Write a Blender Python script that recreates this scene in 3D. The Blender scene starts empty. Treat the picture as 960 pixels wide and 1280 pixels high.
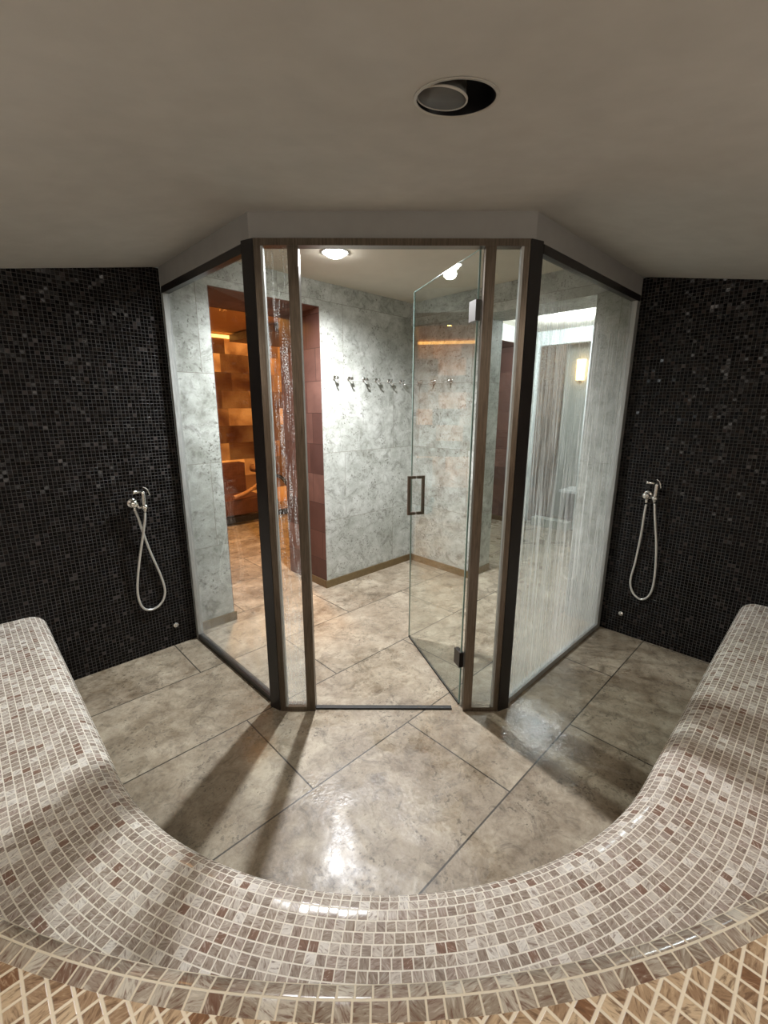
import bpy, bmesh, math, random
from mathutils import Vector, Matrix
random.seed(7)
sc = bpy.context.scene
COL = sc.collection
PI = math.pi
# ------------------------------------------------------------------ frames
CA, SA = 0.71675, 0.69733           # the room's walls stand diagonally to the viewer: axis a (to the right-rear), axis b (to the right-front)
def W(a, b, z): return Vector((a*CA + b*SA, a*SA - b*CA, z))
ROT_A = math.atan2(SA, CA)

# ------------------------------------------------------------------ mesh builder
class MB:
    def __init__(s):
        s.bm = bmesh.new(); s.uv = s.bm.loops.layers.uv.new('UVMap')
    def face(s, pts, uvs=None, smooth=False):
        vs = [s.bm.verts.new(p) for p in pts]
        f = s.bm.faces.new(vs); f.smooth = smooth
        if uvs:
            for l, u in zip(f.loops, uvs): l[s.uv].uv = u
        return f
    def abox(s, a0, a1, b0, b1, z0, z1):
        """box aligned to the room's own axes, unwrapped in metres"""
        c = {}
        for i, a in enumerate((a0, a1)):
            for j, b in enumerate((b0, b1)):
                for k, z in enumerate((z0, z1)): c[i, j, k] = ((a, b, z), s.bm.verts.new(W(a, b, z)))
        for ids, ax in (([(0,0,0),(0,1,0),(0,1,1),(0,0,1)], 'a'), ([(1,0,0),(1,0,1),(1,1,1),(1,1,0)], 'a'),
                        ([(0,0,0),(0,0,1),(1,0,1),(1,0,0)], 'b'), ([(0,1,0),(1,1,0),(1,1,1),(0,1,1)], 'b'),
                        ([(0,0,0),(1,0,0),(1,1,0),(0,1,0)], 'z'), ([(0,0,1),(0,1,1),(1,1,1),(1,0,1)], 'z')):
            f = s.bm.faces.new([c[i][1] for i in ids])
            for l, i in zip(f.loops, ids):
                a, b, z = c[i][0]
                l[s.uv].uv = (b, z) if ax == 'a' else (a, z) if ax == 'b' else (a, b)
        return s
    def box(s, x0, x1, y0, y1, z0, z1):
        return s.prism([(x0,y0),(x1,y0),(x1,y1),(x0,y1)], z0, z1)
    def prism(s, poly, z0, z1):
        lo = [s.bm.verts.new((x, y, z0)) for x, y in poly]; hi = [s.bm.verts.new((x, y, z1)) for x, y in poly]
        n = len(poly); u = 0
        for i in range(n):
            j = (i+1) % n
            f = s.bm.faces.new([lo[i], lo[j], hi[j], hi[i]])
            L = math.hypot(poly[j][0]-poly[i][0], poly[j][1]-poly[i][1])
            for l, q in zip(f.loops, ((u,z0),(u+L,z0),(u+L,z1),(u,z1))): l[s.uv].uv = q
            u += L
        for vs in (lo[::-1], hi):
            f = s.bm.faces.new(vs)
            for l in f.loops: l[s.uv].uv = (l.vert.co.x, l.vert.co.y)
        return s
    def bar(s, p, q, w, z0, z1, side=0.0):
        """upright slab along the plan line p-q, w thick, shifted sideways by side"""
        p, q = Vector(p), Vector(q); d = (q-p).normalized(); n = Vector((-d.y, d.x))
        A = [p+n*(side+w/2), p+n*(side-w/2), q+n*(side-w/2), q+n*(side+w/2)]
        return s.prism([(v.x, v.y) for v in A], z0, z1)
    def lathe(s, prof, seg=32, mat=Matrix(), smooth=True, caps=True):
        """profile of (radius, height) turned round local z, then placed by mat"""
        rings = []
        for r, h in prof:
            rings.append([s.bm.verts.new(mat @ Vector((r*math.cos(2*PI*k/seg), r*math.sin(2*PI*k/seg), h))) for k in range(seg)])
        for A, B in zip(rings, rings[1:]):
            for k in range(seg):
                f = s.bm.faces.new([A[k], A[(k+1) % seg], B[(k+1) % seg], B[k]]); f.smooth = smooth
        if caps:
            if prof[0][0] > 1e-5: s.bm.faces.new(rings[0][::-1])
            if prof[-1][0] > 1e-5: s.bm.faces.new(rings[-1])
        return s
    def tube(s, pts, r, seg=10, steps=8, spline=True, r_end=None):
        pts = [Vector(p) for p in pts]
        if spline and len(pts) > 2:
            P = [pts[0]*2-pts[1]] + pts + [pts[-1]*2-pts[-2]]; out = []
            for i in range(1, len(P)-2):
                for k in range(steps):
                    t = k/steps
                    out.append(.5*((2*P[i]) + (P[i+1]-P[i-1])*t + (2*P[i-1]-5*P[i]+4*P[i+1]-P[i+2])*t*t + (3*P[i]-P[i-1]-3*P[i+1]+P[i+2])*t**3))
            out.append(pts[-1]); pts = out
        rings = []; up = None
        for i, p in enumerate(pts):
            d = (pts[min(i+1, len(pts)-1)] - pts[max(i-1, 0)]).normalized()
            if up is None:
                up = Vector((0,0,1)) if abs(d.z) < .9 else Vector((1,0,0))
            e = d.cross(up).normalized(); up = e.cross(d).normalized()
            rr = r if r_end is None else r + (r_end-r)*i/(len(pts)-1)
            rings.append([s.bm.verts.new(p + e*rr*math.cos(2*PI*k/seg) + up*rr*math.sin(2*PI*k/seg)) for k in range(seg)])
        for A, B in zip(rings, rings[1:]):
            for k in range(seg):
                f = s.bm.faces.new([A[k], A[(k+1) % seg], B[(k+1) % seg], B[k]]); f.smooth = True
        s.bm.faces.new(rings[0][::-1]); s.bm.faces.new(rings[-1])
        return s
    def build(s, name, mat, parent=None, closed=True, bevel=0.0, bevel_seg=2, origin=None):
        if bevel: bmesh.ops.bevel(s.bm, geom=[e for e in s.bm.edges if len(e.link_faces) == 2 and e.calc_face_angle(0) > .6], offset=bevel, segments=bevel_seg, affect='EDGES', profile=.5)
        if closed: bmesh.ops.recalc_face_normals(s.bm, faces=s.bm.faces[:])
        me = bpy.data.meshes.new(name)
        if parent is not None: o0 = world_loc(parent)
        elif origin is not None: o0 = Vector(origin)
        else:
            vs = [v.co for v in s.bm.verts]
            o0 = Vector(((min(v.x for v in vs)+max(v.x for v in vs))/2, (min(v.y for v in vs)+max(v.y for v in vs))/2, min(v.z for v in vs)))
        bmesh.ops.translate(s.bm, vec=-o0, verts=s.bm.verts[:])
        s.bm.to_mesh(me); s.bm.free()
        me.materials.append(mat)
        o = bpy.data.objects.new(name, me); COL.objects.link(o)
        if parent is not None: o.parent = parent
        else: o.location = o0
        return o
def world_loc(o):
    v = Vector(o.location)
    while o.parent is not None: o = o.parent; v += o.location
    return v
def tag(o, label, cat, group=None):
    o['label'] = label; o['category'] = cat
    if group: o['group'] = group
    return o
def thing(name, label, cat, loc, group=None):
    o = bpy.data.objects.new(name, None); COL.objects.link(o); o.location = loc; o.empty_display_size = .1
    return tag(o, label, cat, group)
def struct(o): o['kind'] = 'structure'; return o

# ------------------------------------------------------------------ node helpers
class NT:
    def __init__(s, name):
        s.m = bpy.data.materials.new(name); s.m.use_nodes = True
        s.t = s.m.node_tree; s.t.nodes.clear()
        s.out = s.t.nodes.new('ShaderNodeOutputMaterial')
    def n(s, typ, **props):
        nd = s.t.nodes.new(typ)
        for k, v in props.items(): setattr(nd, k, v)
        return nd
    def set(s, sock, v):
        if isinstance(v, bpy.types.NodeSocket): s.t.links.new(v, sock)
        else: sock.default_value = v
    def M(s, op, a, b=0.0, c=None):
        nd = s.n('ShaderNodeMath', operation=op); s.set(nd.inputs[0], a); s.set(nd.inputs[1], b)
        if c is not None: s.set(nd.inputs[2], c)
        return nd.outputs[0]
    def xyz(s, x, y, z=0.0):
        nd = s.n('ShaderNodeCombineXYZ'); s.set(nd.inputs[0], x); s.set(nd.inputs[1], y); s.set(nd.inputs[2], z); return nd.outputs[0]
    def sep(s, v):
        nd = s.n('ShaderNodeSeparateXYZ'); s.set(nd.inputs[0], v); return nd.outputs
    def V(s, op, a, b):
        nd = s.n('ShaderNodeVectorMath', operation=op); s.set(nd.inputs[0], a); s.set(nd.inputs[1], b); return nd.outputs[0]
    def rng(s, v, a, b, c=0.0, d=1.0, smooth=False):
        nd = s.n('ShaderNodeMapRange', interpolation_type='SMOOTHSTEP' if smooth else 'LINEAR')
        for i, q in enumerate((v, a, b, c, d)): s.set(nd.inputs[i], q)
        return nd.outputs[0]
    def noise(s, vec, scale, detail=4.0, rough=.55, dist=0.0):
        nd = s.n('ShaderNodeTexNoise'); s.set(nd.inputs['Vector'], vec); nd.inputs['Scale'].default_value = scale
        nd.inputs['Detail'].default_value = detail; nd.inputs['Roughness'].default_value = rough; nd.inputs['Distortion'].default_value = dist
        return nd.outputs[0]
    def white(s, vec):
        nd = s.n('ShaderNodeTexWhiteNoise', noise_dimensions='3D'); s.set(nd.inputs['Vector'], vec); return nd.outputs['Value'], nd.outputs['Color']
    def ramp(s, v, stops, const=False):
        nd = s.n('ShaderNodeValToRGB'); s.set(nd.inputs[0], v); e = nd.color_ramp.elements
        nd.color_ramp.interpolation = 'CONSTANT' if const else 'LINEAR'
        while len(e) < len(stops): e.new(.5)
        for q, (p, c) in zip(e, stops): q.position = p; q.color = (*c, 1)
        return nd.outputs[0]
    def mix(s, f, a, b, blend='MIX'):
        nd = s.n('ShaderNodeMix', data_type='RGBA', blend_type=blend)
        s.set(nd.inputs[0], f)
        for i, q in ((6, a), (7, b)):
            s.set(nd.inputs[i], q if isinstance(q, bpy.types.NodeSocket) else (*q, 1))
        return nd.outputs[2]
    def bump(s, h, strength, dist=.002, normal=None):
        nd = s.n('ShaderNodeBump'); nd.inputs['Strength'].default_value = strength; nd.inputs['Distance'].default_value = dist
        s.set(nd.inputs['Height'], h)
        if normal is not None: s.set(nd.inputs['Normal'], normal)
        return nd.outputs[0]
    def pbsdf(s, color, rough=.5, metal=0.0, normal=None, spec=.5, **kw):
        nd = s.n('ShaderNodeBsdfPrincipled')
        s.set(nd.inputs['Base Color'], color if isinstance(color, bpy.types.NodeSocket) else (*color, 1))
        s.set(nd.inputs['Roughness'], rough); s.set(nd.inputs['Metallic'], metal); s.set(nd.inputs['Specular IOR Level'], spec)
        if normal is not None: s.set(nd.inputs['Normal'], normal)
        for k, v in kw.items(): s.set(nd.inputs[k], v)
        return nd.outputs[0]
    def done(s, sh): s.t.links.new(sh, s.out.inputs[0]); return s.m
    def uv(s): return s.n('ShaderNodeUVMap', uv_map='UVMap').outputs[0]
    def obj(s): return s.n('ShaderNodeTexCoord').outputs['Object']
    def pos(s): return s.n('ShaderNodeNewGeometry').outputs['Position']
    def tiles(s, uv, w, h, g, off='none', org=(0, 0)):
        x, y, _ = s.sep(uv)
        u = s.M('DIVIDE', s.M('SUBTRACT', x, org[0]), w); v = s.M('DIVIDE', s.M('SUBTRACT', y, org[1]), h)
        row = s.M('FLOOR', v)
        if off == 'half': u = s.M('ADD', u, s.M('FRACT', s.M('MULTIPLY', row, .5)))
        if off == 'rand': u = s.M('ADD', u, s.white(s.xyz(row, 3.3, 1.7))[0])
        col = s.M('FLOOR', u); fu = s.M('SUBTRACT', u, col); fv = s.M('SUBTRACT', v, row)
        du = s.M('MULTIPLY', s.M('MINIMUM', fu, s.M('SUBTRACT', 1.0, fu)), w)
        dv = s.M('MULTIPLY', s.M('MINIMUM', fv, s.M('SUBTRACT', 1.0, fv)), h)
        mask = s.rng(s.M('MINIMUM', du, dv), g*.6, g*1.3, 1.0, 0.0, True)
        val, colr = s.white(s.xyz(col, row, .5))
        return dict(val=val, col=colr, mask=mask, id=s.xyz(col, row, .5))

def plain(name, color, rough=.5, metal=0.0, noise=0.0, nscale=40, spec=.5, bump=0.0):
    t = NT(name); p = t.obj(); f = t.noise(p, nscale)
    c = t.mix(t.rng(f, .3, .7), tuple(x*(1-noise) for x in color), tuple(min(1, x*(1+noise)) for x in color))
    return t.done(t.pbsdf(c, rough, metal, t.bump(f, bump) if bump else None, spec))

# ------------------------------------------------------------------ materials
PITCH = .0235
def mosaic(name, palette, grout, pitch=PITCH, g=.0016, rough=.16, streak=.5, off='none', jitter=0.0, dark=(.16,.08,.055), rot=0.0, spec=.5):
    t = NT(name); uv = t.uv()
    if rot:
        mp = t.n('ShaderNodeMapping'); t.set(mp.inputs['Vector'], uv); mp.inputs['Rotation'].default_value[2] = rot; uv = mp.outputs[0]
    k = t.tiles(uv, pitch, pitch, g, off)
    base = t.ramp(k['val'], palette, True)
    # glass swirls: each tessera carries its own streak direction
    ang = t.M('MULTIPLY', t.white(t.V('ADD', k['id'], (7.1, 2.2, 4.4)))[0], 2.4)
    vr = t.n('ShaderNodeVectorRotate', rotation_type='Z_AXIS'); t.set(vr.inputs['Vector'], uv); t.set(vr.inputs['Angle'], ang)
    st = t.V('MULTIPLY', vr.outputs[0], (1.0, .22, 1.0))
    st = t.V('ADD', st, t.V('MULTIPLY', k['col'], (5.0, 5.0, 5.0)))
    f = t.noise(st, 230, 3, .6, .6)
    c = t.mix(t.M('MULTIPLY', t.rng(f, .5, .66), streak), base, dark)
    c = t.mix(t.M('MULTIPLY', t.rng(f, .45, .30), streak*.6), c, tuple(min(1, x*1.25) for x in palette[-1][1]))
    c = t.mix(k['mask'], c, grout)
    r = t.rng(k['mask'], 0.0, 1.0, rough, .7)
    nrm = None
    if jitter:
        ge = t.n('ShaderNodeNewGeometry').outputs['Normal']
        nrm = t.V('NORMALIZE', t.V('ADD', ge, t.V('MULTIPLY', t.V('SUBTRACT', k['col'], (.5,.5,.5)), (jitter,)*3)), (0,0,0))
    nrm = t.bump(t.M('SUBTRACT', 1.0, k['mask']), .5, .0016, nrm)
    return t.done(t.pbsdf(c, r, 0.0, nrm, spec))
PINK = [(0, (.27,.17,.13)), (.05, (.35,.29,.245)), (.20, (.42,.355,.30)), (.40, (.52,.455,.40)), (.60, (.43,.355,.31)), (.74, (.62,.565,.51)), (.90, (.78,.74,.69))]
PEACH = [(0, (.25,.13,.07)), (.08, (.35,.225,.135)), (.25, (.46,.32,.20)), (.45, (.55,.40,.26)), (.65, (.38,.255,.16)), (.85, (.64,.49,.33))]
M_BENCH = mosaic('pink_brown_glass_mosaic', PINK, (.86,.81,.72), streak=.72, jitter=.07, dark=(.20,.135,.105))
M_LEDGE = mosaic('pink_brown_glass_mosaic_field', PEACH, (.86,.76,.60), g=.0021, streak=.8, jitter=.06, dark=(.15,.085,.05))
M_BORDER = mosaic('grey_brown_mosaic_border', [(a, (c[0]*.80, c[1]*.78, c[2]*.72)) for a, c in PINK], (.74,.66,.52), streak=.8, jitter=.06)
DARK = [(0, (.0015,.0015,.002)), (.4, (.003,.0025,.003)), (.7, (.006,.0045,.0045)), (.88, (.013,.010,.009)), (.97, (.04,.032,.03))]
M_DARK = mosaic('black_glass_mosaic', DARK, (.048,.045,.043), pitch=.0205, g=.0014, rough=.20, streak=.25, jitter=.45, dark=(.003,.0025,.0025), spec=.18)

def travertine(name, light, mid, pit, w, h, g, off, org, grout, rough, wet=False, pit_amt=.75):
    t = NT(name); uv = t.uv(); k = t.tiles(uv, w, h, g, off, org)
    p = t.V('ADD', uv, t.V('MULTIPLY', k['col'], (9.0, 9.0, 9.0)))
    n1 = t.noise(p, 2.6, 5, .6, .8); n2 = t.noise(p, 11, 5, .65, .5); n3 = t.noise(p, 55, 4, .6)
    f = t.M('ADD', t.M('ADD', t.M('MULTIPLY', n1, .42), t.M('MULTIPLY', n2, .36)), t.M('MULTIPLY', n3, .22))
    c = t.ramp(f, [(.38, mid), (.50, tuple((a+b)/2 for a, b in zip(mid, light))), (.61, light)])
    # open pores of the stone, clustered
    pores = t.M('MULTIPLY', t.rng(n3, .54, .64), t.rng(t.noise(p, 4.5, 4, .6, 1.0), .40, .60))
    c = t.mix(t.M('MULTIPLY', pores, pit_amt), c, pit)
    c = t.mix(t.M('MULTIPLY', t.rng(t.noise(p, 9, 6, .75, 1.2), .50, .68), .62), c, pit)
    c = t.mix(t.M('MULTIPLY', t.M('SUBTRACT', k['val'], .5), .22), c, light)
    c = t.mix(k['mask'], c, grout)
    if wet:
        q = t.pos()
        w1 = t.noise(q, 2.2, 4, .6, .4)
        r = t.rng(w1, .36, .56, .10, .46); r = t.M('ADD', r, t.M('MULTIPLY', n3, .12))
        # a puddle by the wet screen
        dv = t.n('ShaderNodeVectorMath', operation='DISTANCE'); t.set(dv.inputs[0], q); dv.inputs[1].default_value = (.76, 1.98, 0)
        pud = t.rng(t.M('ADD', dv.outputs['Value'], t.M('MULTIPLY', t.noise(q, 6, 3, .6), .30)), .28, .46, 1.0, 0.0, True)
        r = t.M('ADD', t.M('MULTIPLY', r, t.M('SUBTRACT', 1.0, pud)), t.M('MULTIPLY', pud, .10))
        nrm = t.bump(t.M('ADD', t.M('MULTIPLY', n3, .6), t.M('MULTIPLY', n2, .5)), .55, .004)
    else:
        r = rough; nrm = t.bump(t.M('MULTIPLY', n3, -1.0), .15, .002)
    return t.done(t.pbsdf(c, r, 0.0, nrm, .5))
M_FLOOR = travertine('brown_grey_travertine_floor', (.45,.39,.30), (.170,.128,.085), (.060,.042,.026), 1.222, .6115, .0036, 'half', (.9-1.222*.5, -1.98-.6115*3), (.045,.038,.030), .3, wet=True)
M_WALL = travertine('pale_travertine_wall', (.58,.60,.57), (.28,.295,.26), (.085,.08,.06), 1.24, .6155, .0020, 'half', (.06, 1.865-.6155*4), (.24,.23,.20), .45, pit_amt=.85)

def blocks(name, pal, w, h, grout, emis=0.0, rough=.6):
    t = NT(name); uv = t.uv(); k = t.tiles(uv, w, h, .0022, 'rand')
    p = t.V('ADD', uv, t.V('MULTIPLY', k['col'], (9.0, 9.0, 9.0)))
    n1 = t.noise(p, 2.6 if emis else 5, 3, .5, .3); n3 = t.noise(p, 40, 4, .6)
    c = t.ramp(k['val'], pal)
    c = t.mix(t.rng(n1, .35, .7, 0.0, .45), c, tuple(x*.6 for x in pal[0][1]))
    c = t.mix(k['mask'], c, grout)
    nrm = t.bump(t.M('ADD', t.M('MULTIPLY', n3, .5), t.M('MULTIPLY', k['val'], 1.5)), .4, .004)
    sh = t.pbsdf(c, rough, 0.0, nrm)
    if emis:   # back-lit salt bricks: some of them glow
        e = t.n('ShaderNodeEmission'); t.set(e.inputs[0], t.mix(n1, (1.0,.24,.03), (1.0,.40,.09)))
        t.set(e.inputs[1], t.M('MULTIPLY', t.M('MULTIPLY', t.rng(k['val'], .35, 1.0, .14, 1.0), t.rng(n1, .30, .66, .12, 1.0)), emis))
        a = t.n('ShaderNodeAddShader'); t.t.links.new(sh, a.inputs[0]); t.t.links.new(e.outputs[0], a.inputs[1]); sh = a.outputs[0]
    return t.done(sh)
M_RED = blocks('red_brown_stone_blocks', [(0, (.09,.045,.038)), (.5, (.15,.072,.058)), (1, (.23,.125,.10))], .36, .265, (.05,.025,.02))
M_SALT = blocks('amber_salt_bricks', [(0, (.16,.055,.02)), (.5, (.25,.095,.033)), (1, (.38,.17,.06))], .46, .27, (.10,.03,.01), emis=.85)
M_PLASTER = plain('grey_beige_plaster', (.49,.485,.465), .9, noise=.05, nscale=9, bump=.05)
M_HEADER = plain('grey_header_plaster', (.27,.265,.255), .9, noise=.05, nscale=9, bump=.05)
M_PLASTER_IN = plain('warm_plaster', (.60,.555,.47), .9, noise=.03, nscale=6)
M_WHITE = plain('white_plaster', (.74,.78,.78), .8, noise=.03, nscale=6)
M_OCHRE = plain('ochre_plaster', (.62,.36,.15), .9, noise=.05, nscale=4)
def brushed(name, c, rough, metal=.9):
    t = NT(name); p = t.V('MULTIPLY', t.obj(), (60.0, 60.0, 3.0)); f = t.noise(p, 3, 5, .7)
    col = t.mix(t.rng(f, .3, .7), tuple(x*.65 for x in c), tuple(min(1, x*1.3) for x in c))
    return t.done(t.pbsdf(col, t.rng(f, .3, .7, rough*.8, rough*1.25), metal))
M_BRONZE = brushed('brushed_bronze_metal', (.17,.138,.108), .34)
M_SKIRT = plain('brass_brown_skirting', (.20,.145,.075), .4, .5, noise=.12)
M_BLACK = plain('black_metal', (.012,.010,.010), .35, .0, noise=.2)
M_ALU = brushed('satin_aluminium', (.42,.43,.42), .55, .55)
M_HINGE = plain('grey_satin_metal', (.20,.20,.195), .45, .6)
M_CHROME = plain('chrome', (.80,.80,.79), .14, 1.0)
M_HOSE = plain('chrome_hose', (.72,.72,.70), .30, .75, noise=.06, nscale=300)
M_SEAL = plain('black_rubber', (.01,.01,.01), .5)
M_RECESS = plain('black_recess', (.006,.006,.008), .4)
M_LAMPFACE = plain('grey_lamp_face', (.085,.085,.080), .6, noise=.08)
M_RIM = plain('pale_rim', (.42,.40,.36), .5)
M_WOOD = plain('brown_wood', (.105,.065,.038), .5, noise=.35, nscale=14)
M_WOODL = plain('light_wood', (.42,.24,.13), .45, noise=.2, nscale=18)
M_LEATHER = plain('rust_leather', (.11,.042,.022), .5, noise=.2, nscale=12, bump=.2)
M_HALLGREY = plain('grey_green_plaster', (.40,.42,.37), .85, noise=.06, nscale=5)

def emit(name, c, s):
    t = NT(name); e = t.n('ShaderNodeEmission'); e.inputs[0].default_value = (*c, 1); e.inputs[1].default_value = s
    return t.done(e.outputs[0])
M_LENS = emit('lit_lens', (1.0,.985,.95), 60)
M_LENS_SIDE = emit('lit_lens_small', (1.0,.98,.94), 60)
M_SCONCE = emit('lit_amber_glass', (1.0,.62,.25), 6)
M_COVE = emit('lit_amber_strip', (1.0,.46,.10), 3.2)

def glass(name, tint, fog=None):
    """thin clear pane; fog(t) may return a socket: how thickly steam and drops cover the glass"""
    t = NT(name)
    tr = t.n('ShaderNodeBsdfTransparent'); tr.inputs[0].default_value = (*tint, 1)
    gl = t.n('ShaderNodeBsdfGlossy'); gl.inputs['Roughness'].default_value = 0.0
    gl.inputs[0].default_value = (.95,.97,.96,1)
    ge = t.n('ShaderNodeNewGeometry')
    dp = t.n('ShaderNodeVectorMath', operation='DOT_PRODUCT'); t.t.links.new(ge.outputs['Normal'], dp.inputs[0]); t.t.links.new(ge.outputs['Incoming'], dp.inputs[1])
    c = t.M('SUBTRACT', 1.0, t.M('ABSOLUTE', dp.outputs['Value']))
    fres = t.M('ADD', .04, t.M('MULTIPLY', t.M('POWER', c, 5.0), .96))      # Fresnel of a thin pane, the same from both faces
    mx = t.n('ShaderNodeMixShader'); t.set(mx.inputs[0], fres); t.t.links.new(tr.outputs[0], mx.inputs[1]); t.t.links.new(gl.outputs[0], mx.inputs[2])
    sh = mx.outputs[0]
    if fog:
        d = t.n('ShaderNodeBsdfDiffuse'); d.inputs[0].default_value = (.80,.82,.80,1)
        l = t.n('ShaderNodeBsdfTranslucent'); l.inputs[0].default_value = (.85,.87,.85,1)
        m2 = t.n('ShaderNodeMixShader'); m2.inputs[0].default_value = .65
        t.t.links.new(d.outputs[0], m2.inputs[1]); t.t.links.new(l.outputs[0], m2.inputs[2])
        m3 = t.n('ShaderNodeMixShader'); t.set(m3.inputs[0], fog(t)); t.t.links.new(sh, m3.inputs[1]); t.t.links.new(m2.outputs[0], m3.inputs[2])
        sh = m3.outputs[0]
    return t.done(sh)
def fog_low(amount, top):
    def f(t):
        x, y, z = t.sep(t.pos()); n = t.noise(t.pos(), 5, 4, .6)
        return t.M('MULTIPLY', t.M('MULTIPLY', t.rng(z, top, 0.05, 0, 1, True), t.rng(n, .25, .7)), amount)
    return f
def fog_streaks(t):
    uv = t.uv(); x, y, z = t.sep(t.pos())
    runs = t.noise(t.V('MULTIPLY', uv, (1.0, .022, 1.0)), 34, 4, .7, .15)      # vertical runs of water
    fine = t.noise(t.V('MULTIPLY', uv, (1.0, .05, 1.0)), 90, 3, .6)
    drops = t.noise(uv, 150, 2, .5)
    s1 = t.rng(runs, .49, .62); s2 = t.M('MULTIPLY', t.rng(fine, .52, .68), .6)
    s3 = t.M('MULTIPLY', t.M('MULTIPLY', t.rng(drops, .56, .62), t.rng(z, 1.3, 1.9)), .95)
    lo = t.rng(z, 1.1, .2, 0, .20, True)
    s = t.M('MULTIPLY', t.M('MAXIMUM', t.M('MAXIMUM', s1, s2), s3), .36)
    top = t.rng(z, 2.20, 2.06, .12, 1.0, True)
    return t.M('ADD', t.M('MULTIPLY', t.M('ADD', t.M('ADD', s, .03), lo), top), 0.0)
def fog_drops(t):
    uv = t.uv(); x, y, z = t.sep(t.pos())
    runs = t.noise(t.V('MULTIPLY', uv, (1.0, .05, 1.0)), 60, 3, .7, .3); dr = t.noise(uv, 170, 2, .5)
    k = t.M('MULTIPLY', t.rng(runs, .52, .62), t.rng(dr, .50, .58))
    return t.M('ADD', t.M('MULTIPLY', k, .40), t.rng(z, .95, .1, 0, .20, True))
M_GLASS = glass('clear_glass', (.97,.985,.975))
M_GLASS_DOOR = glass('clear_door_glass', (.95,.975,.965))
M_GLASS_L = glass('lightly_misted_glass', (.97,.985,.98), fog_low(.16, .9))
M_GLASS_SIDE = glass('droplet_glass', (.97,.985,.975), fog_drops)
M_GLASS_R = glass('streaky_wet_glass', (.95,.97,.96), fog_streaks)
t_ = NT('green_glass_edge'); M_EDGE = t_.done(t_.pbsdf((.30,.46,.42), .15, 0.0, None, .5, **{'Emission Strength': 0.0}))

# ------------------------------------------------------------------ plan of the room
CEIL_IN, CEIL_TOP = 2.62, 2.46
ML, MR = Vector((-.593, 2.146)), Vector((.659, 2.137))
B_DARK, A_DARK = -3.045, 3.36               # planes of the two black walls
FL, FR = W(1.060, B_DARK, 0).xy, W(A_DARK, -1.066, 0).xy
AE, BE, R0 = .23, -.272, 1.25               # front edge of the bench and its corner radius
AC, BC = AE + R0, BE - R0
L_LEFT, L_RIGHT = BC - B_DARK, A_DARK - AC

# floor --------------------------------------------------------------
m = MB(); m.abox(-1.6, 6.9, -7.0, 1.6, -.10, 0.0); struct(m.build('floor', M_FLOOR))

# ceiling of the steam room: falls away from the glass lobby on all sides
SL_SIDE, SL_FRONT = .207, .172
def ceil_path():
    """stations along the lobby's outline: (point, outward direction, slope)"""
    nL, nF, nR = Vector((-CA, -SA)), Vector((0, -1)), Vector((SA, -CA))
    st = [(FL, nL, SL_SIDE)]
    st += [(FL.lerp(ML, k/6), nL, SL_SIDE) for k in range(1, 7)]
    def fan(P, n0, n1, s0, s1):
        a0, a1 = math.atan2(n0.y, n0.x), math.atan2(n1.y, n1.x)
        return [(P, Vector((math.cos(a0+(a1-a0)*k/10), math.sin(a0+(a1-a0)*k/10))), s0+(s1-s0)*(3*(k/10)**2-2*(k/10)**3)) for k in range(1, 11)]
    st += fan(ML, nL, nF, SL_SIDE, SL_FRONT)
    st += [(ML.lerp(MR, k/8), nF, SL_FRONT) for k in range(1, 9)]
    st += fan(MR, nF, nR, SL_FRONT, SL_SIDE)
    st += [(MR.lerp(FR, k/6), nR, SL_SIDE) for k in range(1, 7)]
    return st
SPOT_C, SPOT_R = Vector((.152, 1.122)), .088
def ceil_z(p):
    y = p[1]; return CEIL_TOP - SL_FRONT*(2.142 - y)       # true in front of the lobby
m = MB(); st = ceil_path(); ds = [0, .25, .5, .75, .9, 1.0, 1.1, 1.2, 1.4, 1.8, 2.2, 2.6, 3.0, 3.4]
grid = [[m.bm.verts.new((*(P+n*d), CEIL_TOP - s*d)) for d in ds] for P, n, s in st]
for A, B in zip(grid, grid[1:]):
    for k in range(len(ds)-1):
        if k == 0 and (A[0].co-B[0].co).length < 1e-6:
            f = m.bm.faces.new([A[0], A[1], B[1]])
        else: f = m.bm.faces.new([A[k], A[k+1], B[k+1], B[k]])
        f.smooth = True
bmesh.ops.remove_doubles(m.bm, verts=m.bm.verts[:], dist=1e-5)
# round opening for the recessed lamp: cut the flat front slope along a circle and drop the inside
tilt = math.atan(SL_FRONT)
nrm_c = Vector((0, -SL_FRONT, 1)).normalized()
cen = Vector((SPOT_C.x, SPOT_C.y, ceil_z(SPOT_C)))
ex, ey = Vector((1, 0, 0)), nrm_c.cross(Vector((1, 0, 0))).normalized()
NS = 28
def near(r): return [f for f in m.bm.faces if (f.calc_center_median()-cen).length < r]
for k in range(NS):
    th = 2*PI*(k+.5)/NS; no = ex*math.cos(th)+ey*math.sin(th)
    fs = near(.75)
    geom = list({e for f in fs for e in f.edges}) + fs + list({v for f in fs for v in f.verts})
    bmesh.ops.bisect_plane(m.bm, geom=geom, plane_co=cen+no*SPOT_R*math.cos(PI/NS), plane_no=no)
kill = [f for f in m.bm.faces if (f.calc_center_median()-cen).length < SPOT_R*.999 and max((v.co-cen).length for v in f.verts) < SPOT_R*1.01]
bmesh.ops.delete(m.bm, geom=kill, context='FACES')
for f in m.bm.faces:
    if f.normal.z > 0: f.normal_flip()
    for l in f.loops: l[m.uv].uv = (l.vert.co.x, l.vert.co.y)
struct(m.build('ceiling', M_PLASTER, closed=False))

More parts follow.
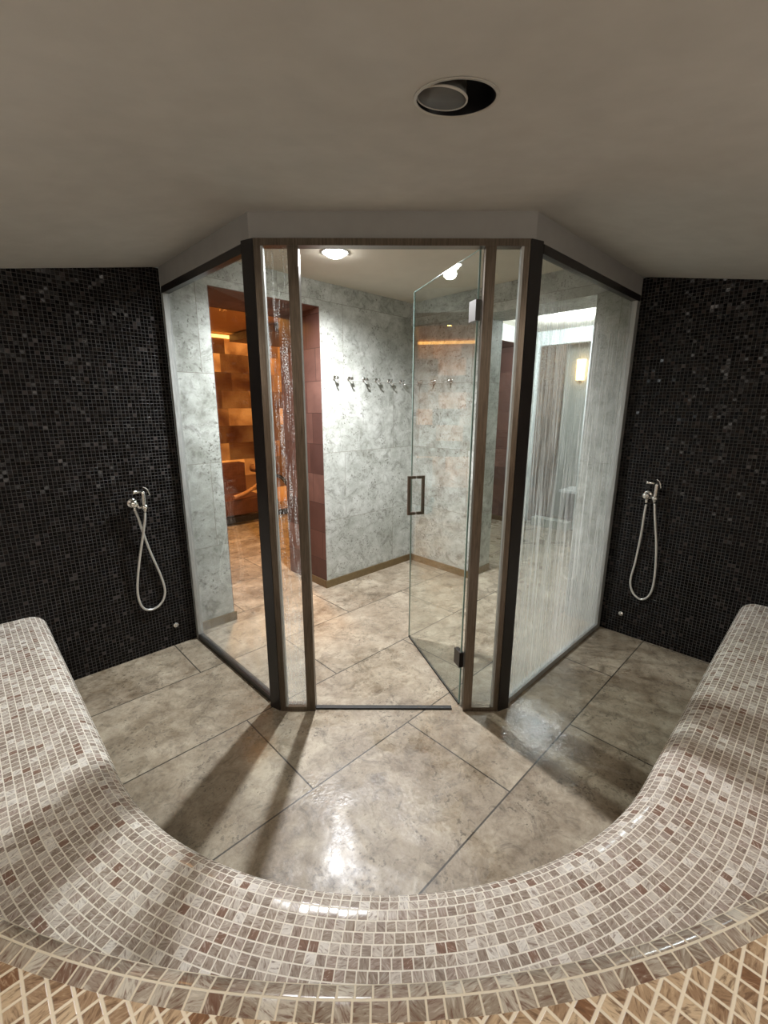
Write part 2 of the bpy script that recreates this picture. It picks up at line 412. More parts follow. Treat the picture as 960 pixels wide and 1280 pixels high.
# ceilings beyond the glass
m = MB(); m.prism([tuple(FL), tuple(ML), tuple(MR), tuple(FR), tuple(W(3.9,-1.0,0).xy), tuple(W(3.9,-3.2,0).xy), tuple(W(1.0,-3.2,0).xy)], CEIL_IN, CEIL_IN+.08)
struct(m.build('ceiling_lobby', M_PLASTER_IN))
m = MB(); m.abox(3.80, 6.9, -3.95, -.85, 2.64, 2.72); struct(m.build('ceiling_hall', M_PLASTER_IN))
m = MB(); m.abox(.9, 5.1, -7.0, -3.741, 2.72, 2.80); struct(m.build('ceiling_salt_room', M_OCHRE))

# plaster header over the glass
def offs(P, n, d): return (P + Vector(n)*d)
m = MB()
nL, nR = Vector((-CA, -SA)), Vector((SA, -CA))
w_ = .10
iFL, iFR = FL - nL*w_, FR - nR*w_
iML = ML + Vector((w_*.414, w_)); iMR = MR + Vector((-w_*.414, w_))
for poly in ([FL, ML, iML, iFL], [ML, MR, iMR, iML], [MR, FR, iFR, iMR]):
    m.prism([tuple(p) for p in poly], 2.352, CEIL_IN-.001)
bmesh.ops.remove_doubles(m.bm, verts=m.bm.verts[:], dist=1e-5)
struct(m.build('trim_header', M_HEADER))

# black mosaic walls
m = MB(); m.abox(-1.30, 1.058, B_DARK-.12, B_DARK, 0, 2.452); struct(m.build('wall_left', M_DARK))
m = MB(); m.abox(A_DARK, A_DARK+.12, -1.064, 1.26, 0, 2.452); struct(m.build('wall_right', M_DARK))

# ------------------------------------------------------------------ the bench sweep
PLAN_SEAT = (AE, BE, AC, BC, R0)
_ac, _bc, _r = -.042*CA + 2.269*SA, -.042*SA - 2.269*CA, 1.405     # the backrest runs on a slightly wider curve
PLAN_BACK = (_ac - _r, _bc + _r, _ac, _bc, _r)
def sweep(prof, name, mat, parent, nseg=72, smooth=True, plan=None):
    """prof: list of (d, z) at tile boundaries; one strip per tile course so courses follow the curve"""
    AE, BE, AC, BC, R0 = plan or PLAN_SEAT
    L_LEFT, L_RIGHT = BC - B_DARK, A_DARK - AC
    m = MB()
    stations = [('L', k/16*L_LEFT) for k in range(17)] + [('C', k/nseg*PI/2) for k in range(1, nseg+1)] + [('R', k/16*L_RIGHT) for k in range(1, 17)]
    def P(s, d, z):
        if s[0] == 'L': return W(AE-d, B_DARK+s[1], z)
        if s[0] == 'C': return W(AC-(R0+d)*math.cos(s[1]), BC+(R0+d)*math.sin(s[1]), z)
        return W(AC+s[1], BE+d, z)
    def U(s, r):
        if s[0] == 'L': return s[1]-L_LEFT
        if s[0] == 'C': return r*s[1]
        return r*PI/2 + s[1]
    rows = [[m.bm.verts.new(P(s, d, z)) for s in stations] for d, z in prof]
    acc = 0.0
    for i in range(len(prof)-1):
        L = math.hypot(prof[i+1][0]-prof[i][0], prof[i+1][1]-prof[i][1])
        r = R0 + (prof[i][0]+prof[i+1][0])/2; sh = i*.37
        for k in range(len(stations)-1):
            f = m.bm.faces.new([rows[i][k], rows[i][k+1], rows[i+1][k+1], rows[i+1][k]]); f.smooth = smooth
            if mat is M_LEDGE:
                for l in f.loops:
                    q = l.vert.co; l[m.uv].uv = (q.x*CA+q.y*SA, q.x*SA-q.y*CA)
            else:
                u0, u1 = U(stations[k], r)+sh*PITCH, U(stations[k+1], r)+sh*PITCH
                for l, q in zip(f.loops, ((u0,acc),(u1,acc),(u1,acc+L),(u0,acc+L))): l[m.uv].uv = q
        acc += L
    m.bm.normal_update()
    return m
def resample(pts, step):
    out = [pts[0]]; need = step
    for p, q in zip(pts, pts[1:]):
        L = math.hypot(q[0]-p[0], q[1]-p[1]); t = 0.0
        while L - t >= need - 1e-9:
            t += need; out.append((p[0]+(q[0]-p[0])*t/L, p[1]+(q[1]-p[1])*t/L)); need = step
        need -= (L - t)
    return out
def arc(cx, cz, r, a0, a1, n=14): return [(cx+r*math.cos(math.radians(a0+(a1-a0)*k/n)), cz+r*math.sin(math.radians(a0+(a1-a0)*k/n))) for k in range(n+1)]
bench = thing('mosaic_bench', 'curved built-in bench covered in pink-brown glass mosaic, wrapping round the tiled floor', 'bench', W(AC-1.5*.707, BC+1.5*.707, 0))
HS = .478
seat_p = [(.035, 0), (.0, .20)] + arc(.085, HS-.085, .085, 180, 90) + [(.30, HS+.002), (.62, HS+.002)]
seat_p = resample(seat_p, PITCH)
TOP = .905
back_p = [(.437, HS-.02), (.437, TOP-.022)] + arc(.459, TOP-.022, .022, 180, 90) + [(.484, TOP)]
back_p = list(reversed(resample(list(reversed(back_p)), PITCH)))
led_p = [back_p[-1], (.8, TOP), (1.1, TOP), (1.50, TOP)]
def flipup(m):
    for f in m.bm.faces:
        f.normal_update()
    # outward = away from the masonry: up for tops, towards the floor for fronts
    f = max(m.bm.faces, key=lambda q: abs(q.normal.z))
    if f.normal.z < 0:
        for q in m.bm.faces: q.normal_flip()
    return m
flipup(sweep(seat_p, 'seat', M_BENCH, bench)).build('seat', M_BENCH, bench, closed=False)
flipup(sweep(back_p, 'backrest', M_BORDER, bench, plan=PLAN_BACK)).build('backrest', M_BORDER, bench, closed=False)
flipup(sweep(led_p, 'ledge', M_LEDGE, bench, plan=PLAN_BACK)).build('ledge', M_LEDGE, bench, closed=False)
# wall behind the ledge
m = sweep([(1.50, TOP), (1.50, 1.2), (1.50, 1.6), (1.50, 2.3)], 'wall_back', M_BENCH, None, plan=PLAN_BACK)
for f in m.bm.faces: f.normal_flip() if f.normal.dot((W(AC, BC, 0)-f.calc_center_median())*Vector((1,1,0))) < 0 else None
struct(m.build('wall_back', M_BENCH, closed=False))

# ------------------------------------------------------------------ stone walls beyond the glass
BW, AW = -3.12, 3.45
m = MB()
m.abox(1.062, 1.384, -3.74, BW, 0, CEIL_IN); m.abox(1.384, 2.30, -3.74, BW, 2.432, CEIL_IN); m.abox(2.30, 4.75, -3.74, BW, 0, CEIL_IN+.02)
m.abox(4.75, 5.70, -3.74, BW, 2.452, CEIL_IN+.02); m.abox(5.70, 5.955, -3.74, BW, 0, CEIL_IN+.02)
struct(m.build('wall_lobby_left', M_WALL))
m = MB()
m.abox(2.296, 2.2995, -3.739, BW-.002, 0, 2.4315); m.abox(1.3885, 2.296, -3.739, BW-.002, 2.428, 2.4315); m.abox(1.3845, 1.388, -3.739, BW-.002, 0, 2.4315)
struct(m.build('trim_reveal', M_RED))
m = MB()
m.abox(5.696, 5.6995, -3.739, BW-.002, 0, 2.4515); m.abox(4.7545, 5.696, -3.739, BW-.002, 2.448, 2.4515); m.abox(4.7505, 4.754, -3.739, BW-.002, 0, 2.4515)
m.abox(4.6, 5.9, -3.95, -3.745, 0, 2.6)
struct(m.build('trim_reveal_hall', M_RED))
m = MB(); m.abox(AW, 3.80, BW+.0005, -2.345, 0, 2.41)
struct(m.build('wall_lobby_pier', M_WALL))
m = MB(); m.abox(3.395, 3.80, BW+.0005, -1.066, 2.41, CEIL_IN-.0005); struct(m.build('trim_lintel', M_WALL))
m = MB(); m.abox(3.362, 3.86, -1.345, -1.066, 0, 2.41); struct(m.build('wall_lobby_stub', M_WALL))
# hall: side wall and end wall with its opening
m = MB(); m.abox(3.86, 6.9, -1.10, -.95, 0, 2.64); struct(m.build('wall_hall_side', M_WALL))
m = MB(); m.abox(5.956, 6.10, -3.30, -3.09, 0, 2.64); m.abox(5.956, 6.10, -2.40, -1.10, 0, 2.64); m.abox(5.956, 6.10, -3.09, -2.40, 2.46, 2.64)
struct(m.build('wall_hall_end', M_WHITE))
m = MB(); m.abox(6.55, 6.60, -3.4, -1.9, 0, 2.64); m.abox(6.10, 6.55, -2.1, -2.05, 0, 2.64); struct(m.build('wall_alcove', M_HALLGREY))
# salt room
m = MB(); m.abox(.9, 5.1, -6.95, -6.80, 0, 2.72); struct(m.build('wall_salt_back', M_SALT))
m = MB(); m.abox(5.0, 5.1, -6.80, -3.745, 0, 2.72); struct(m.build('wall_salt_right', M_SALT))
m = MB(); m.abox(.9, 1.0, -6.80, -3.745, 0, 2.72); struct(m.build('wall_salt_left', M_SALT))
# skirting
def skirt(name, *boxes):
    m = MB()
    for b in boxes: m.abox(*b)
    return struct(m.build(name, M_SKIRT))
skirt('baseboard_left', (2.284, 3.437, BW, BW+.012, 0, .070), (2.284, 2.2955, -3.40, BW, 0, .070))
skirt('baseboard_stub', (1.075, 1.402, BW, BW+.012, 0, .070))
skirt('baseboard_pier', (3.438, 3.450, BW+.012, -2.333, 0, .070), (3.438, 3.80, -2.345, -2.333, 0, .070))
skirt('baseboard_hall', (5.684, 5.6955, -3.735, BW, 0, .070), (5.684, 5.955, BW, BW+.012, 0, .070))

# ------------------------------------------------------------------ glass enclosure
def frame_uv_box(m, *a): return m.box(*a)
ZT = 2.352
# left side screen
def side_screen(P0, P1, inward, label, pane_mat, rail_low, far_mat, far_w, corner):
    """P0 near corner, P1 at the black wall"""
    t = thing('glass_side_screen', label, 'glass screen', (*((P0+P1)/2), 0), 'fixed glass side screens of the lobby')
    d = (P1-P0).normalized(); n = Vector((-d.y, d.x)); n = n if n.dot(inward) > 0 else -n
    def slab(name, s0, s1, o0, o1, z0, z1, mat, par=t, bevel=0.0):
        A, B = P0+d*s0, P0+d*s1
        return MB().prism([tuple(A+n*o0), tuple(B+n*o0), tuple(B+n*o1), tuple(A+n*o1)], z0, z1).build(name, mat, par, bevel=bevel)
    L = (P1-P0).length
    slab('glass_pane', .078, L-far_w*.6, .012, .022, .030, 2.316, pane_mat)
    slab('bottom_rail', .078, L-far_w, .0, .036, .0, .034, rail_low, bevel=.003)
    slab('top_rail', .078, L-.001, .0, .036, 2.312, ZT-.001, M_BLACK, bevel=.003)
    slab('wall_channel', L-far_w, L-.001, -.002, .036, .0, 2.312, far_mat, bevel=.003)
    # the black corner upright closing against the front frame
    MB().prism(corner, 0, ZT-.001).build('corner_post', M_BLACK, t, bevel=.004)
    return t
cen_in = Vector((0, 1))
side_screen(ML, FL, Vector((CA, SA)), 'clear glass side screen with a black lower rail, before the red stone opening', M_GLASS_L, M_BLACK, M_ALU, .032, [(-.5725,2.123), (-.5715,2.168), (-.596,2.210), (-.628,2.214), (-.644,2.195), (-.634,2.158)])
side_screen(MR, FR, Vector((-SA, CA)), 'glass side screen streaked with running water, silvery lower rail beside the wet floor', M_GLASS_R, M_ALU, M_ALU, .055, [(.6345,2.120), (.6335,2.165), (.660,2.208), (.692,2.208), (.710,2.189), (.699,2.153)])
# front frame
ff = thing('door_surround_frame', 'bronze metal front frame with two narrow fixed sidelights around the glass door', 'door frame', (.03, 2.146, 0))
Y0, Y1 = 2.122, 2.170
def fb(name, x0, x1, z0, z1, mat=M_BRONZE, y0=Y0, y1=Y1, bevel=.003, par=ff): return MB().box(x0, x1, y0, y1, z0, z1).build(name, mat, par, bevel=bevel)
fb('post', -.570, -.540, 0, 2.322); fb('post', -.424, -.377, 0, 2.322); fb('post', .440, .486, 0, 2.322); fb('post', .606, .632, 0, 2.322)
fb('header_rail', -.570, .632, 2.3225, ZT-.001)
fb('bottom_rail', -.5398, -.4242, 0, .026); fb('bottom_rail', .4862, .6058, 0, .026)
fb('sidelight_pane', -.5396, -.4244, .027, 2.321, M_GLASS_SIDE, 2.142, 2.150, 0); fb('sidelight_pane', .4864, .6056, .027, 2.321, M_GLASS, 2.142, 2.150, 0)
for x in (-.5398, .596): MB().box(x, x+.0098, 2.1225, 2.150, .027, 2.321).build('glazing_bead', M_ALU, ff, bevel=.002)
fb('threshold_strip', -.376, .380, 0, .010, M_SEAL, 2.135, 2.160, .002)
# door leaf, standing open inwards
H0, H1 = Vector((.428, 2.176)), Vector((.185, 2.937))
dd = (H1-H0).normalized(); dn = Vector((-dd.y, dd.x))
door = thing('glass_door', 'frameless clear glass door standing open inwards, with a square bar handle', 'door', (*H0, .012))
def dslab(name, s0, s1, o0, o1, z0, z1, mat, bevel=0.0, par=door):
    A, B = H0+dd*s0, H0+dd*s1
    return MB().prism([tuple(A+dn*o0), tuple(B+dn*o0), tuple(B+dn*o1), tuple(A+dn*o1)], z0, z1).build(name, mat, par, bevel=bevel)
LD = (H1-H0).length
dslab('glass_pane', .004, LD-.003, -.004, .004, .014, 2.326, M_GLASS_DOOR)
dslab('glass_edge', LD-.003, LD, -.004, .004, .014, 2.326, M_EDGE)
dslab('glass_edge', .0, .004, -.004, .004, .014, 2.326, M_EDGE)
dslab('top_edge', .004, LD-.003, -.004, .004, 2.3262, 2.3285, M_EDGE)
dslab('bottom_seal', .004, LD-.003, -.005, .005, .004, .0138, M_SEAL)
# handle: a rectangle of square bar through the leaf
h = MB(); s_h = LD-.085; z0h, z1h, ho = .945, 1.205, .058; bw = .009
def hb(m, o0, o1, z0, z1, s0=s_h-bw, s1=s_h+bw):
    A, B = H0+dd*s0, H0+dd*s1
    m.prism([tuple(A+dn*o0), tuple(B+dn*o0), tuple(B+dn*o1), tuple(A+dn*o1)], z0, z1)
for sgn in (-1, 1):
    h = MB()
    o = sorted((sgn*ho, sgn*(ho-.018))); hb(h, o[0], o[1], z0h, z1h)
    for z in (z0h, z1h-.018):
        q = sorted((sgn*.0042, sgn*(ho-.0182))); hb(h, q[0], q[1], z, z+.018)
    bmesh.ops.remove_doubles(h.bm, verts=h.bm.verts[:], dist=1e-4)
    h.build('handle', M_BRONZE, door)
for z in (2.075, .285):
    hg = dslab('hinge', -.002, .062, -.013, .013, z-.045, z+.045, M_HINGE if z > 1 else M_BLACK, .003)
    if z > 1: pass

# ------------------------------------------------------------------ robe hooks
def hook_parts(root):
    # local frame: +y out of the wall
    rx = Matrix.Rotation(-PI/2, 4, 'X')
    M = Matrix.Translation(root.location)
    def mk(name, m):
        me = bpy.data.meshes.new(name); bmesh.ops.recalc_face_normals(m.bm, faces=m.bm.faces[:]); m.bm.to_mesh(me); m.bm.free(); me.materials.append(M_CHROME)
        o = bpy.data.objects.new(name, me); COL.objects.link(o); o.parent = root; return o
    mk('rose', MB().lathe([(.0, 0), (.021, 0), (.021, .005), (.017, .008), (0, .008)], 24, rx, caps=False))
    mk('peg', MB().lathe([(.0, .0081), (.0065, .0081), (.0065, .034), (.015, .038), (.016, .043), (.012, .048), (0, .049)], 20, rx, caps=False))
    mk('hook_arm', MB().tube([(0, .0085, -.006), (0, .020, -.018), (0, .034, -.030), (0, .048, -.036), (0, .056, -.026)], .0068, 10, 6))
hooks_left = [2.438, 2.600, 2.775, 2.930, 3.096, 3.262]
hooks_right = [-3.020, -2.849, -2.647]
GR = 'chrome robe hooks in a row on the pale stone walls'
OL = ['chrome robe hook nearest the red stone opening, first of the row on the pale wall', 'second chrome robe hook of the row, counted from the red stone opening', 'third chrome robe hook of the row, counted from the red stone opening',
      'fourth chrome robe hook of the row, counted from the red stone opening', 'fifth chrome robe hook of the row, counted from the red stone opening', 'sixth chrome robe hook, last before the corner of the pale stone walls',
      'chrome robe hook seen through the open glass door, nearest the wall corner', 'chrome robe hook seen through the open glass door, middle of three', 'chrome robe hook seen through the open glass door, nearest the bronze door post']
place = [(W(a, BW, 1.885), 'L') for a in hooks_left] + [(W(AW, b, 1.885), 'R') for b in hooks_right]
first = None
for (p, side), lab in zip(place, OL):
    out = (W(0, 1, 0) if side == 'L' else W(-1, 0, 0)); rz = math.atan2(out.y, out.x) - PI/2
    if first is None:
        first = thing('robe_hook', lab, 'hook', (0, 0, 0), GR); hook_parts(first); r = first
    else:
        r = first.copy(); COL.objects.link(r); r['label'] = lab
        for ch in first.children:
            c = ch.copy(); COL.objects.link(c); c.parent = r
    r.location = p; r.rotation_euler = (0, 0, rz)

# ------------------------------------------------------------------ hand showers on the black walls
def shower(plane, label, V, Ztop, hose_pts, s_head, s_valve, z_valve, head_dir):
    """plane(s, off, z) -> world point: s along the wall, off out of it"""
    t = thing('hand_shower', label, 'shower', plane(s_valve, 0, z_valve), 'hand showers on the black mosaic walls')
    def along(A, B):
        d = (Vector(B)-Vector(A)).normalized(); q = d.to_track_quat('Z', 'Y'); return Matrix.Translation(A) @ q.to_matrix().to_4x4()
    A, B = plane(s_valve, .0015, z_valve), plane(s_valve, .1, z_valve)
    MB().lathe([(0, 0), (.030, 0), (.030, .006), (.026, .010), (.0, .0105)], 28, along(A, B), caps=False).build('valve_rose', M_CHROME, t)
    A2 = plane(s_valve, .0125, z_valve)
    MB().lathe([(0, 0), (.019, 0), (.019, .030), (.022, .034), (.020, .046), (.0, .048)], 24, along(A2, B), caps=False).build('valve_knob', M_CHROME, t)
    # outlet stub
    MB().tube([plane(s_valve+.004, .03, z_valve-.022), plane(s_valve+.004, .032, z_valve-.052)], .010, 12, spline=False).build('hose_outlet', M_CHROME, t)
    # bracket arm to the spray
    zb = Ztop-.125
    MB().tube([plane(s_valve+.022*V, .03, z_valve-.006), plane((s_valve+s_head)/2, .034, zb), plane(s_head-.010*V, .045, zb)], .0085, 12).build('bracket_arm', M_CHROME, t)
    MB().lathe([(.0135, 0), (.0185, 0), (.0185, .026), (.0135, .026), (.0135, 0)], 20, along(plane(s_head, .050, zb-.013), plane(s_head, .050, zb+.2)), caps=False).build('holder_ring', M_CHROME, t)
    sp = MB()
    sp.lathe([(0, 0), (.0095, 0), (.0115, .03), (.0125, .075), (.0115, .125), (.009, .135), (0, .137)], 20, along(plane(s_head, .050, zb-.035), plane(s_head+.004*V, .052, zb+.5)), caps=False)
    spray = sp.build('spray_handle', M_CHROME, t)
    hd = plane(s_head, .050, Ztop-.022)
    MB().lathe([(0, 0), (.0085, 0), (.0095, .030), (.0125, .040), (.0125, .047), (0, .048)], 18, along(plane(s_head+head_dir*.012, .055, Ztop-.024), plane(s_head+head_dir*.1, .066, Ztop-.022)), caps=False).build('spray_nozzle', M_CHROME, t)
    MB().tube([plane(s_head, .066, Ztop+.004), plane(s_head-head_dir*.020, .074, Ztop-.010), plane(s_head-head_dir*.033, .076, Ztop-.050)], .0035, 8).build('trigger', M_CHROME, t)
    MB().tube([plane(s, o, z) for s, o, z in hose_pts], .0075, 12, 10).build('hose', M_HOSE, t)
    return t
pl = lambda s, o, z: W(s, B_DARK+o, z)           # left wall: s runs along a
shower(pl, 'chrome hand shower on the black wall beside the clear screen, its hose crossing itself', 1, 1.150,
       [(.756, .034, 1.000), (.768, .036, .95), (.782, .030, .87), (.815, .016, .72), (.862, .012, .54), (.876, .012, .42), (.845, .012, .345), (.782, .012, .318), (.728, .012, .355), (.712, .014, .47), (.738, .030, .66), (.775, .050, .84), (.797, .054, .94), (.805, .050, .992)],
       .806, .750, 1.052, -1)
pr = lambda s, o, z: W(A_DARK-o, s, z)           # right wall: s runs along b
shower(pr, 'chrome hand shower beside the water-streaked screen, its hose in an open loop', 1, 1.178,
       [(-.856, .034, 1.000), (-.858, .036, .94), (-.864, .022, .78), (-.878, .012, .58), (-.892, .012, .43), (-.866, .012, .345), (-.806, .012, .312), (-.758, .012, .37), (-.746, .014, .50), (-.760, .030, .72), (-.788, .050, .92), (-.803, .050, 1.018)],
       -.806, -.862, 1.062, -1)
for pln, s, z, lab in ((pl, .9236, .150, 'small round chrome cap low on the black wall, under the crossed-hose shower'), (pr, -.928, .156, 'small round chrome cap low on the black wall, by the water-streaked screen')):
    A, B = pln(s, .001, z), pln(s, .1, z)
    q = (Vector(B)-Vector(A)).normalized().to_track_quat('Z', 'Y'); mt = Matrix.Translation(A) @ q.to_matrix().to_4x4()
    o = thing('wall_nozzle_cap', lab, 'cap', A, 'round chrome caps low on the black walls')
    MB().lathe([(0, 0), (.0185, 0), (.0185, .004), (.014, .010), (.0, .011)], 24, mt, caps=False).build('rosette', M_CHROME, o)
    MB().lathe([(0, .0112), (.006, .0112), (.006, .018), (.0, .019)], 14, mt, caps=False).build('nozzle', M_CHROME, o)

# ------------------------------------------------------------------ recessed ceiling spotlight (off)
B4 = Matrix((( ex.x, ey.x, nrm_c.x, cen.x), (ex.y, ey.y, nrm_c.y, cen.y), (ex.z, ey.z, nrm_c.z, cen.z), (0, 0, 0, 1)))
sp = thing('recessed_spotlight', 'round black recessed spotlight with a grey eyeball lamp, switched off, in the sloping ceiling', 'ceiling light', cen)
MB().lathe([(SPOT_R+.004, -.0025), (SPOT_R+.004, -.0006), (SPOT_R-.0035, -.0006), (SPOT_R-.0035, -.0025), (SPOT_R+.004, -.0025)], 56, B4, caps=False).build('trim_ring', M_RIM, sp)
MB().lathe([(SPOT_R-.004, -.001), (SPOT_R-.006, .085), (0, .086), (0, .088), (SPOT_R-.002, .088), (SPOT_R-.002, -.001), (SPOT_R-.004, -.001)], 48, B4, caps=False).build('recess_can', M_RECESS, sp)
eye = B4 @ Matrix.Translation((-.031, -.004, -.0025)) @ Matrix.Rotation(.10, 4, 'Y')
MB().lathe([(0, .0), (.0515, .0), (.0515, .004), (.046, .045), (0, .045)], 48, eye, caps=False).build('lamp_face', M_LAMPFACE, sp)
MB().lathe([(.0520, -.001), (.0555, -.001), (.0555, .003), (.0520, .003), (.0520, -.001)], 48, eye, caps=False).build('lamp_rim', M_RIM, sp)

# ------------------------------------------------------------------ lamps beyond the glass
def downlight(p, z, label, r, mat, group='lit downlights beyond the glass'):
    t = thing('downlight', label, 'ceiling light', (p.x, p.y, z), group)
    T = Matrix.Translation((p.x, p.y, z))
    MB().lathe([(r+.018, -.006), (r+.018, -.0005), (r+.001, -.0005), (r+.001, -.006), (r+.018, -.006)], 36, T, caps=False).build('trim_ring', M_ALU, t)
    MB().lathe([(0, -.5*r), (.35*r, -.47*r), (.65*r, -.38*r), (.87*r, -.22*r), (r, -.003), (r, -.001), (0, -.001)], 36, T, caps=False).build('lens', mat, t)
    return t
def point(name, p, z, energy, col, rad):
    l = bpy.data.lights.new(name, 'POINT'); l.energy = energy; l.color = col; l.shadow_soft_size = rad
    o = bpy.data.objects.new(name, l); COL.objects.link(o); o.location = (p.x, p.y, z); return o
def spot(name, p, z, energy, col, rad, cone=172, blend=.25):
    l = bpy.data.lights.new(name, 'SPOT'); l.energy = energy; l.color = col; l.shadow_soft_size = rad; l.spot_size = math.radians(cone); l.spot_blend = blend
    o = bpy.data.objects.new(name, l); COL.objects.link(o); o.location = (p.x, p.y, z); return o
P1 = Vector((-.322, 3.17))
downlight(P1, CEIL_IN, 'bright white downlight in the lobby ceiling, just behind the door header', .070, M_LENS)
spot('lobby_lamp', P1, CEIL_IN-.055, 285, (.98,.985,1.0), .04, 162, 1.0)
P2 = W(5.10, -2.29, 0).xy
downlight(P2, 2.64, 'white downlight in the hall ceiling, seen through the water-streaked screen', .055, M_LENS_SIDE)
point('hall_lamp', P2, 2.46, 58, (.86,.95,1.0), .05)

# wall sconce in the alcove, door, bench step
sc_t = thing('wall_sconce', 'small amber glass wall lamp glowing beyond the water-streaked screen', 'wall lamp', W(6.50, -2.72, 2.02))
T = Matrix.Translation(W(6.50, -2.72, 2.02))
MB().lathe([(0, 0), (.055, 0), (.062, .28), (0, .28)], 24, T, caps=False).build('lamp_shade', M_SCONCE, sc_t)
m = MB(); m.abox(6.512, 6.549, -2.76, -2.68, 2.10, 2.20); m.build('wall_plate', M_BRONZE, sc_t)
m = MB(); m.abox(6.488, 6.515, -2.735, -2.705, 1.985, 2.019); m.build('arm', M_BRONZE, sc_t)
wd = thing('wooden_door', 'brown wooden door leaf at the end of the hall, behind the water-streaked screen', 'door', W(6.02, -2.91, 0))
m = MB(); m.abox(6.0, 6.045, -3.088, -2.735, .012, 2.45); m.build('leaf', M_WOOD, wd, bevel=.003)
m = MB(); m.abox(5.985, 5.9995, -3.07, -3.03, .52, .66); m.build('latch', M_BLACK, wd, bevel=.004)
st_ = MB(); st_.abox(5.80, 5.955, -2.93, -2.42, 0, .115)
tag(st_.build('pale_step', M_HALLGREY, bevel=.006), 'low pale step at the foot of the hall opening', 'step')
sh_ = MB(); sh_.abox(6.12, 6.549, -2.70, -2.11, .47, .50)
tag(sh_.build('wall_shelf', M_WHITE, bevel=.003), 'narrow pale shelf in the alcove beyond the hall opening', 'shelf')

# ------------------------------------------------------------------ salt room furniture and light
ch = thing('lounge_chair', 'low rust-brown lounge chair with a sloping wooden arm in the amber salt room', 'chair', W(2.95, -6.2, 0))
m = MB(); m.abox(2.25, 3.26, -6.42, -5.86, .135, .345); m.build('seat_cushion', M_LEATHER, ch, bevel=.03, bevel_seg=3)
m = MB(); m.abox(2.25, 3.22, -6.62, -6.43, .30, .80); m.build('back_cushion', M_LEATHER, ch, bevel=.03, bevel_seg=3)
m = MB(); m.abox(2.20, 3.85, -5.855, -5.80, .035, .115); m.build('front_rail', M_BLACK, ch, bevel=.005)
m = MB(); m.abox(2.20, 3.85, -6.60, -6.55, .035, .115); m.build('rear_rail', M_BLACK, ch, bevel=.005)
for a in (2.26, 3.76):
    for b in (-5.84, -6.58):
        m = MB(); m.abox(a, a+.04, b, b+.025, 0, .034); m.build('leg', M_BLACK, ch)
MB().tube([W(2.72, -5.83, .40), W(2.95, -5.88, .44), W(3.20, -5.96, .53), W(3.34, -6.02, .585)], .028, 12, 8).build('armrest', M_WOODL, ch)
MB().tube([W(3.30, -6.0, .575), W(3.40, -6.03, .60), W(3.60, -6.05, .585), W(3.72, -6.0, .42), W(3.76, -5.9, .11)], .03, 10, 8).build('arm_support', M_BLACK, ch)
MB().tube([W(3.36, -6.45, .70), W(3.42, -6.2, .70)], .062, 16, spline=False).build('head_roll', M_WOODL, ch)
m = MB().tube([W(3.64, -6.70, 1.86), W(3.66, -6.70, 1.72), W(3.69, -6.71, 1.45), W(3.70, -6.72, 1.20), W(3.70, -6.73, .95)], .012, 10, 8, r_end=.045)  # dark tapered strip before the salt wall, widening downwards
tag(m.build('dark_wall_strip', M_WOOD), 'dark narrow strip against the glowing amber brick wall', 'towel')
m = MB(); m.abox(3.25, 4.9, -6.70, -5.4, 2.60, 2.70)
tag(m.build('ceiling_canopy', M_WOOD, bevel=.01), 'dark wooden panel hung below the amber-lit ceiling', 'ceiling panel')
m = MB(); m.abox(1.2, 4.9, -6.795, -6.775, 2.655, 2.70)
tag(m.build('cove_light_strip', M_COVE), 'glowing amber light strip along the top of the brick wall', 'light strip')
def area(name, loc, rot, sx, sy, energy, col):
    l = bpy.data.lights.new(name, 'AREA'); l.shape = 'RECTANGLE'; l.size = sx; l.size_y = sy; l.energy = energy; l.color = col
    o = bpy.data.objects.new(name, l); COL.objects.link(o); o.location = loc; o.rotation_euler = rot; return o
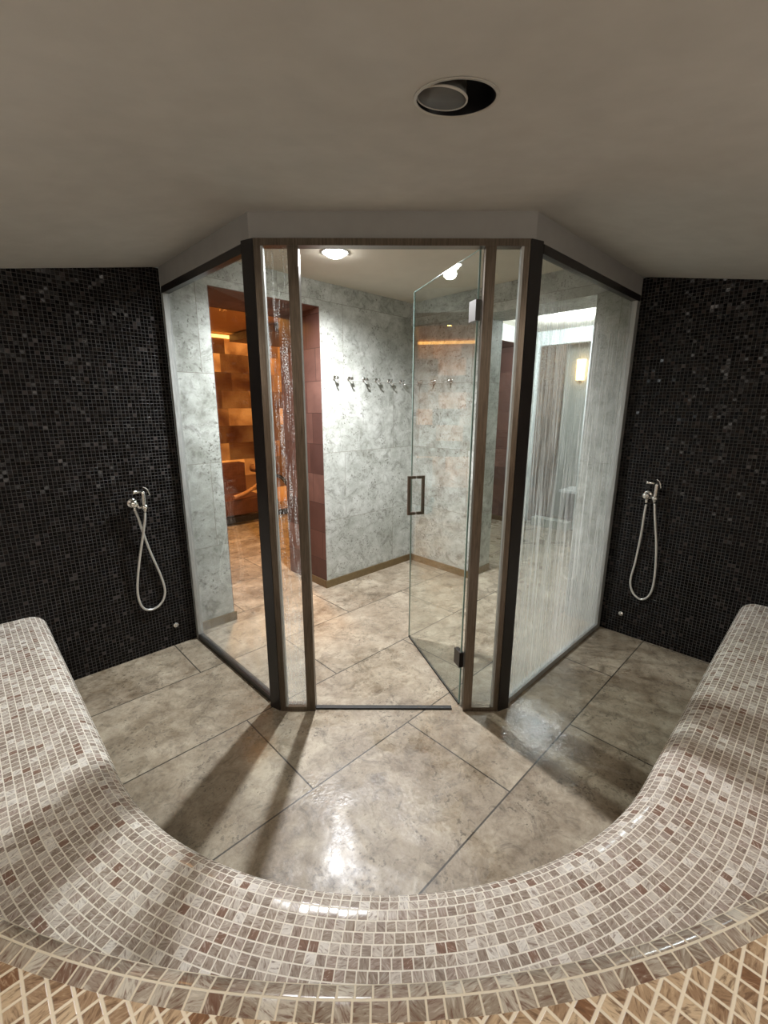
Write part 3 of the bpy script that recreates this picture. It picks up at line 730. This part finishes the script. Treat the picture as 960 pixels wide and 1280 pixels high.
spot('salt_room_lamp', W(2.55, -4.9, 0).xy, 2.66, 230, (1.0,.50,.16), .08, 96)

point('salt_cove_lamp', W(2.0, -4.25, 0).xy, 2.56, 9, (1.0,.44,.09), .05)
# unseen lamps added over the bench and ledge as even warm fill light
M_WARM = emit('warm_fill_lens', (1.0,.84,.66), 12)
for x, y, e, lab in ((-1.42, .62, 10, 'unseen warm fill lamp added above the bench arm on the clear screen side'), (1.42, .62, 10, 'unseen warm fill lamp added above the bench arm on the wet screen side'), (0.0, -.30, 6.0, 'unseen warm fill lamp added above the ledge at the middle of the bench')):
    p = Vector((x, y)); r = (p - (ML if x < 0 else MR)).length if x else 2.44
    z = CEIL_TOP - (.185 if x else SL_FRONT)*r
    t = downlight(p, z-.035, lab, .05, M_WARM, 'added warm fill lamps above the bench')
    point('bench_fill_lamp', p, z-.10, e, (1.0,.92,.82), .09)

# ------------------------------------------------------------------ camera, world, view
w = bpy.data.worlds.new('world'); sc.world = w; w.use_nodes = True
w.node_tree.nodes['Background'].inputs[0].default_value = (.5,.5,.5,1); w.node_tree.nodes['Background'].inputs[1].default_value = .02
cam = bpy.data.cameras.new('camera'); co = bpy.data.objects.new('camera', cam); COL.objects.link(co); sc.camera = co
f_px = 550.4
cam.sensor_fit = 'VERTICAL'; cam.sensor_height = 24.0; cam.lens = f_px/1280*24.0; cam.clip_start = .02
co.location = (0, 0, 1.64)
pitch, roll = .233208, .00243
co.rotation_mode = 'QUATERNION'
R = Matrix.Rotation(PI/2-pitch, 4, 'X') @ Matrix.Rotation(roll, 4, 'Z')
co.rotation_quaternion = R.to_quaternion()
sc.view_settings.view_transform = 'Standard'; sc.view_settings.look = 'None'; sc.view_settings.gamma = 1.0; sc.view_settings.use_curve_mapping = False
sc.view_settings.exposure = 0.57
cy = sc.cycles
cy.use_denoising = True; cy.max_bounces = 12; cy.transparent_max_bounces = 24; cy.diffuse_bounces = 6; cy.glossy_bounces = 5
cy.sample_clamp_indirect = 6.0; cy.caustics_reflective = False; cy.caustics_refractive = False
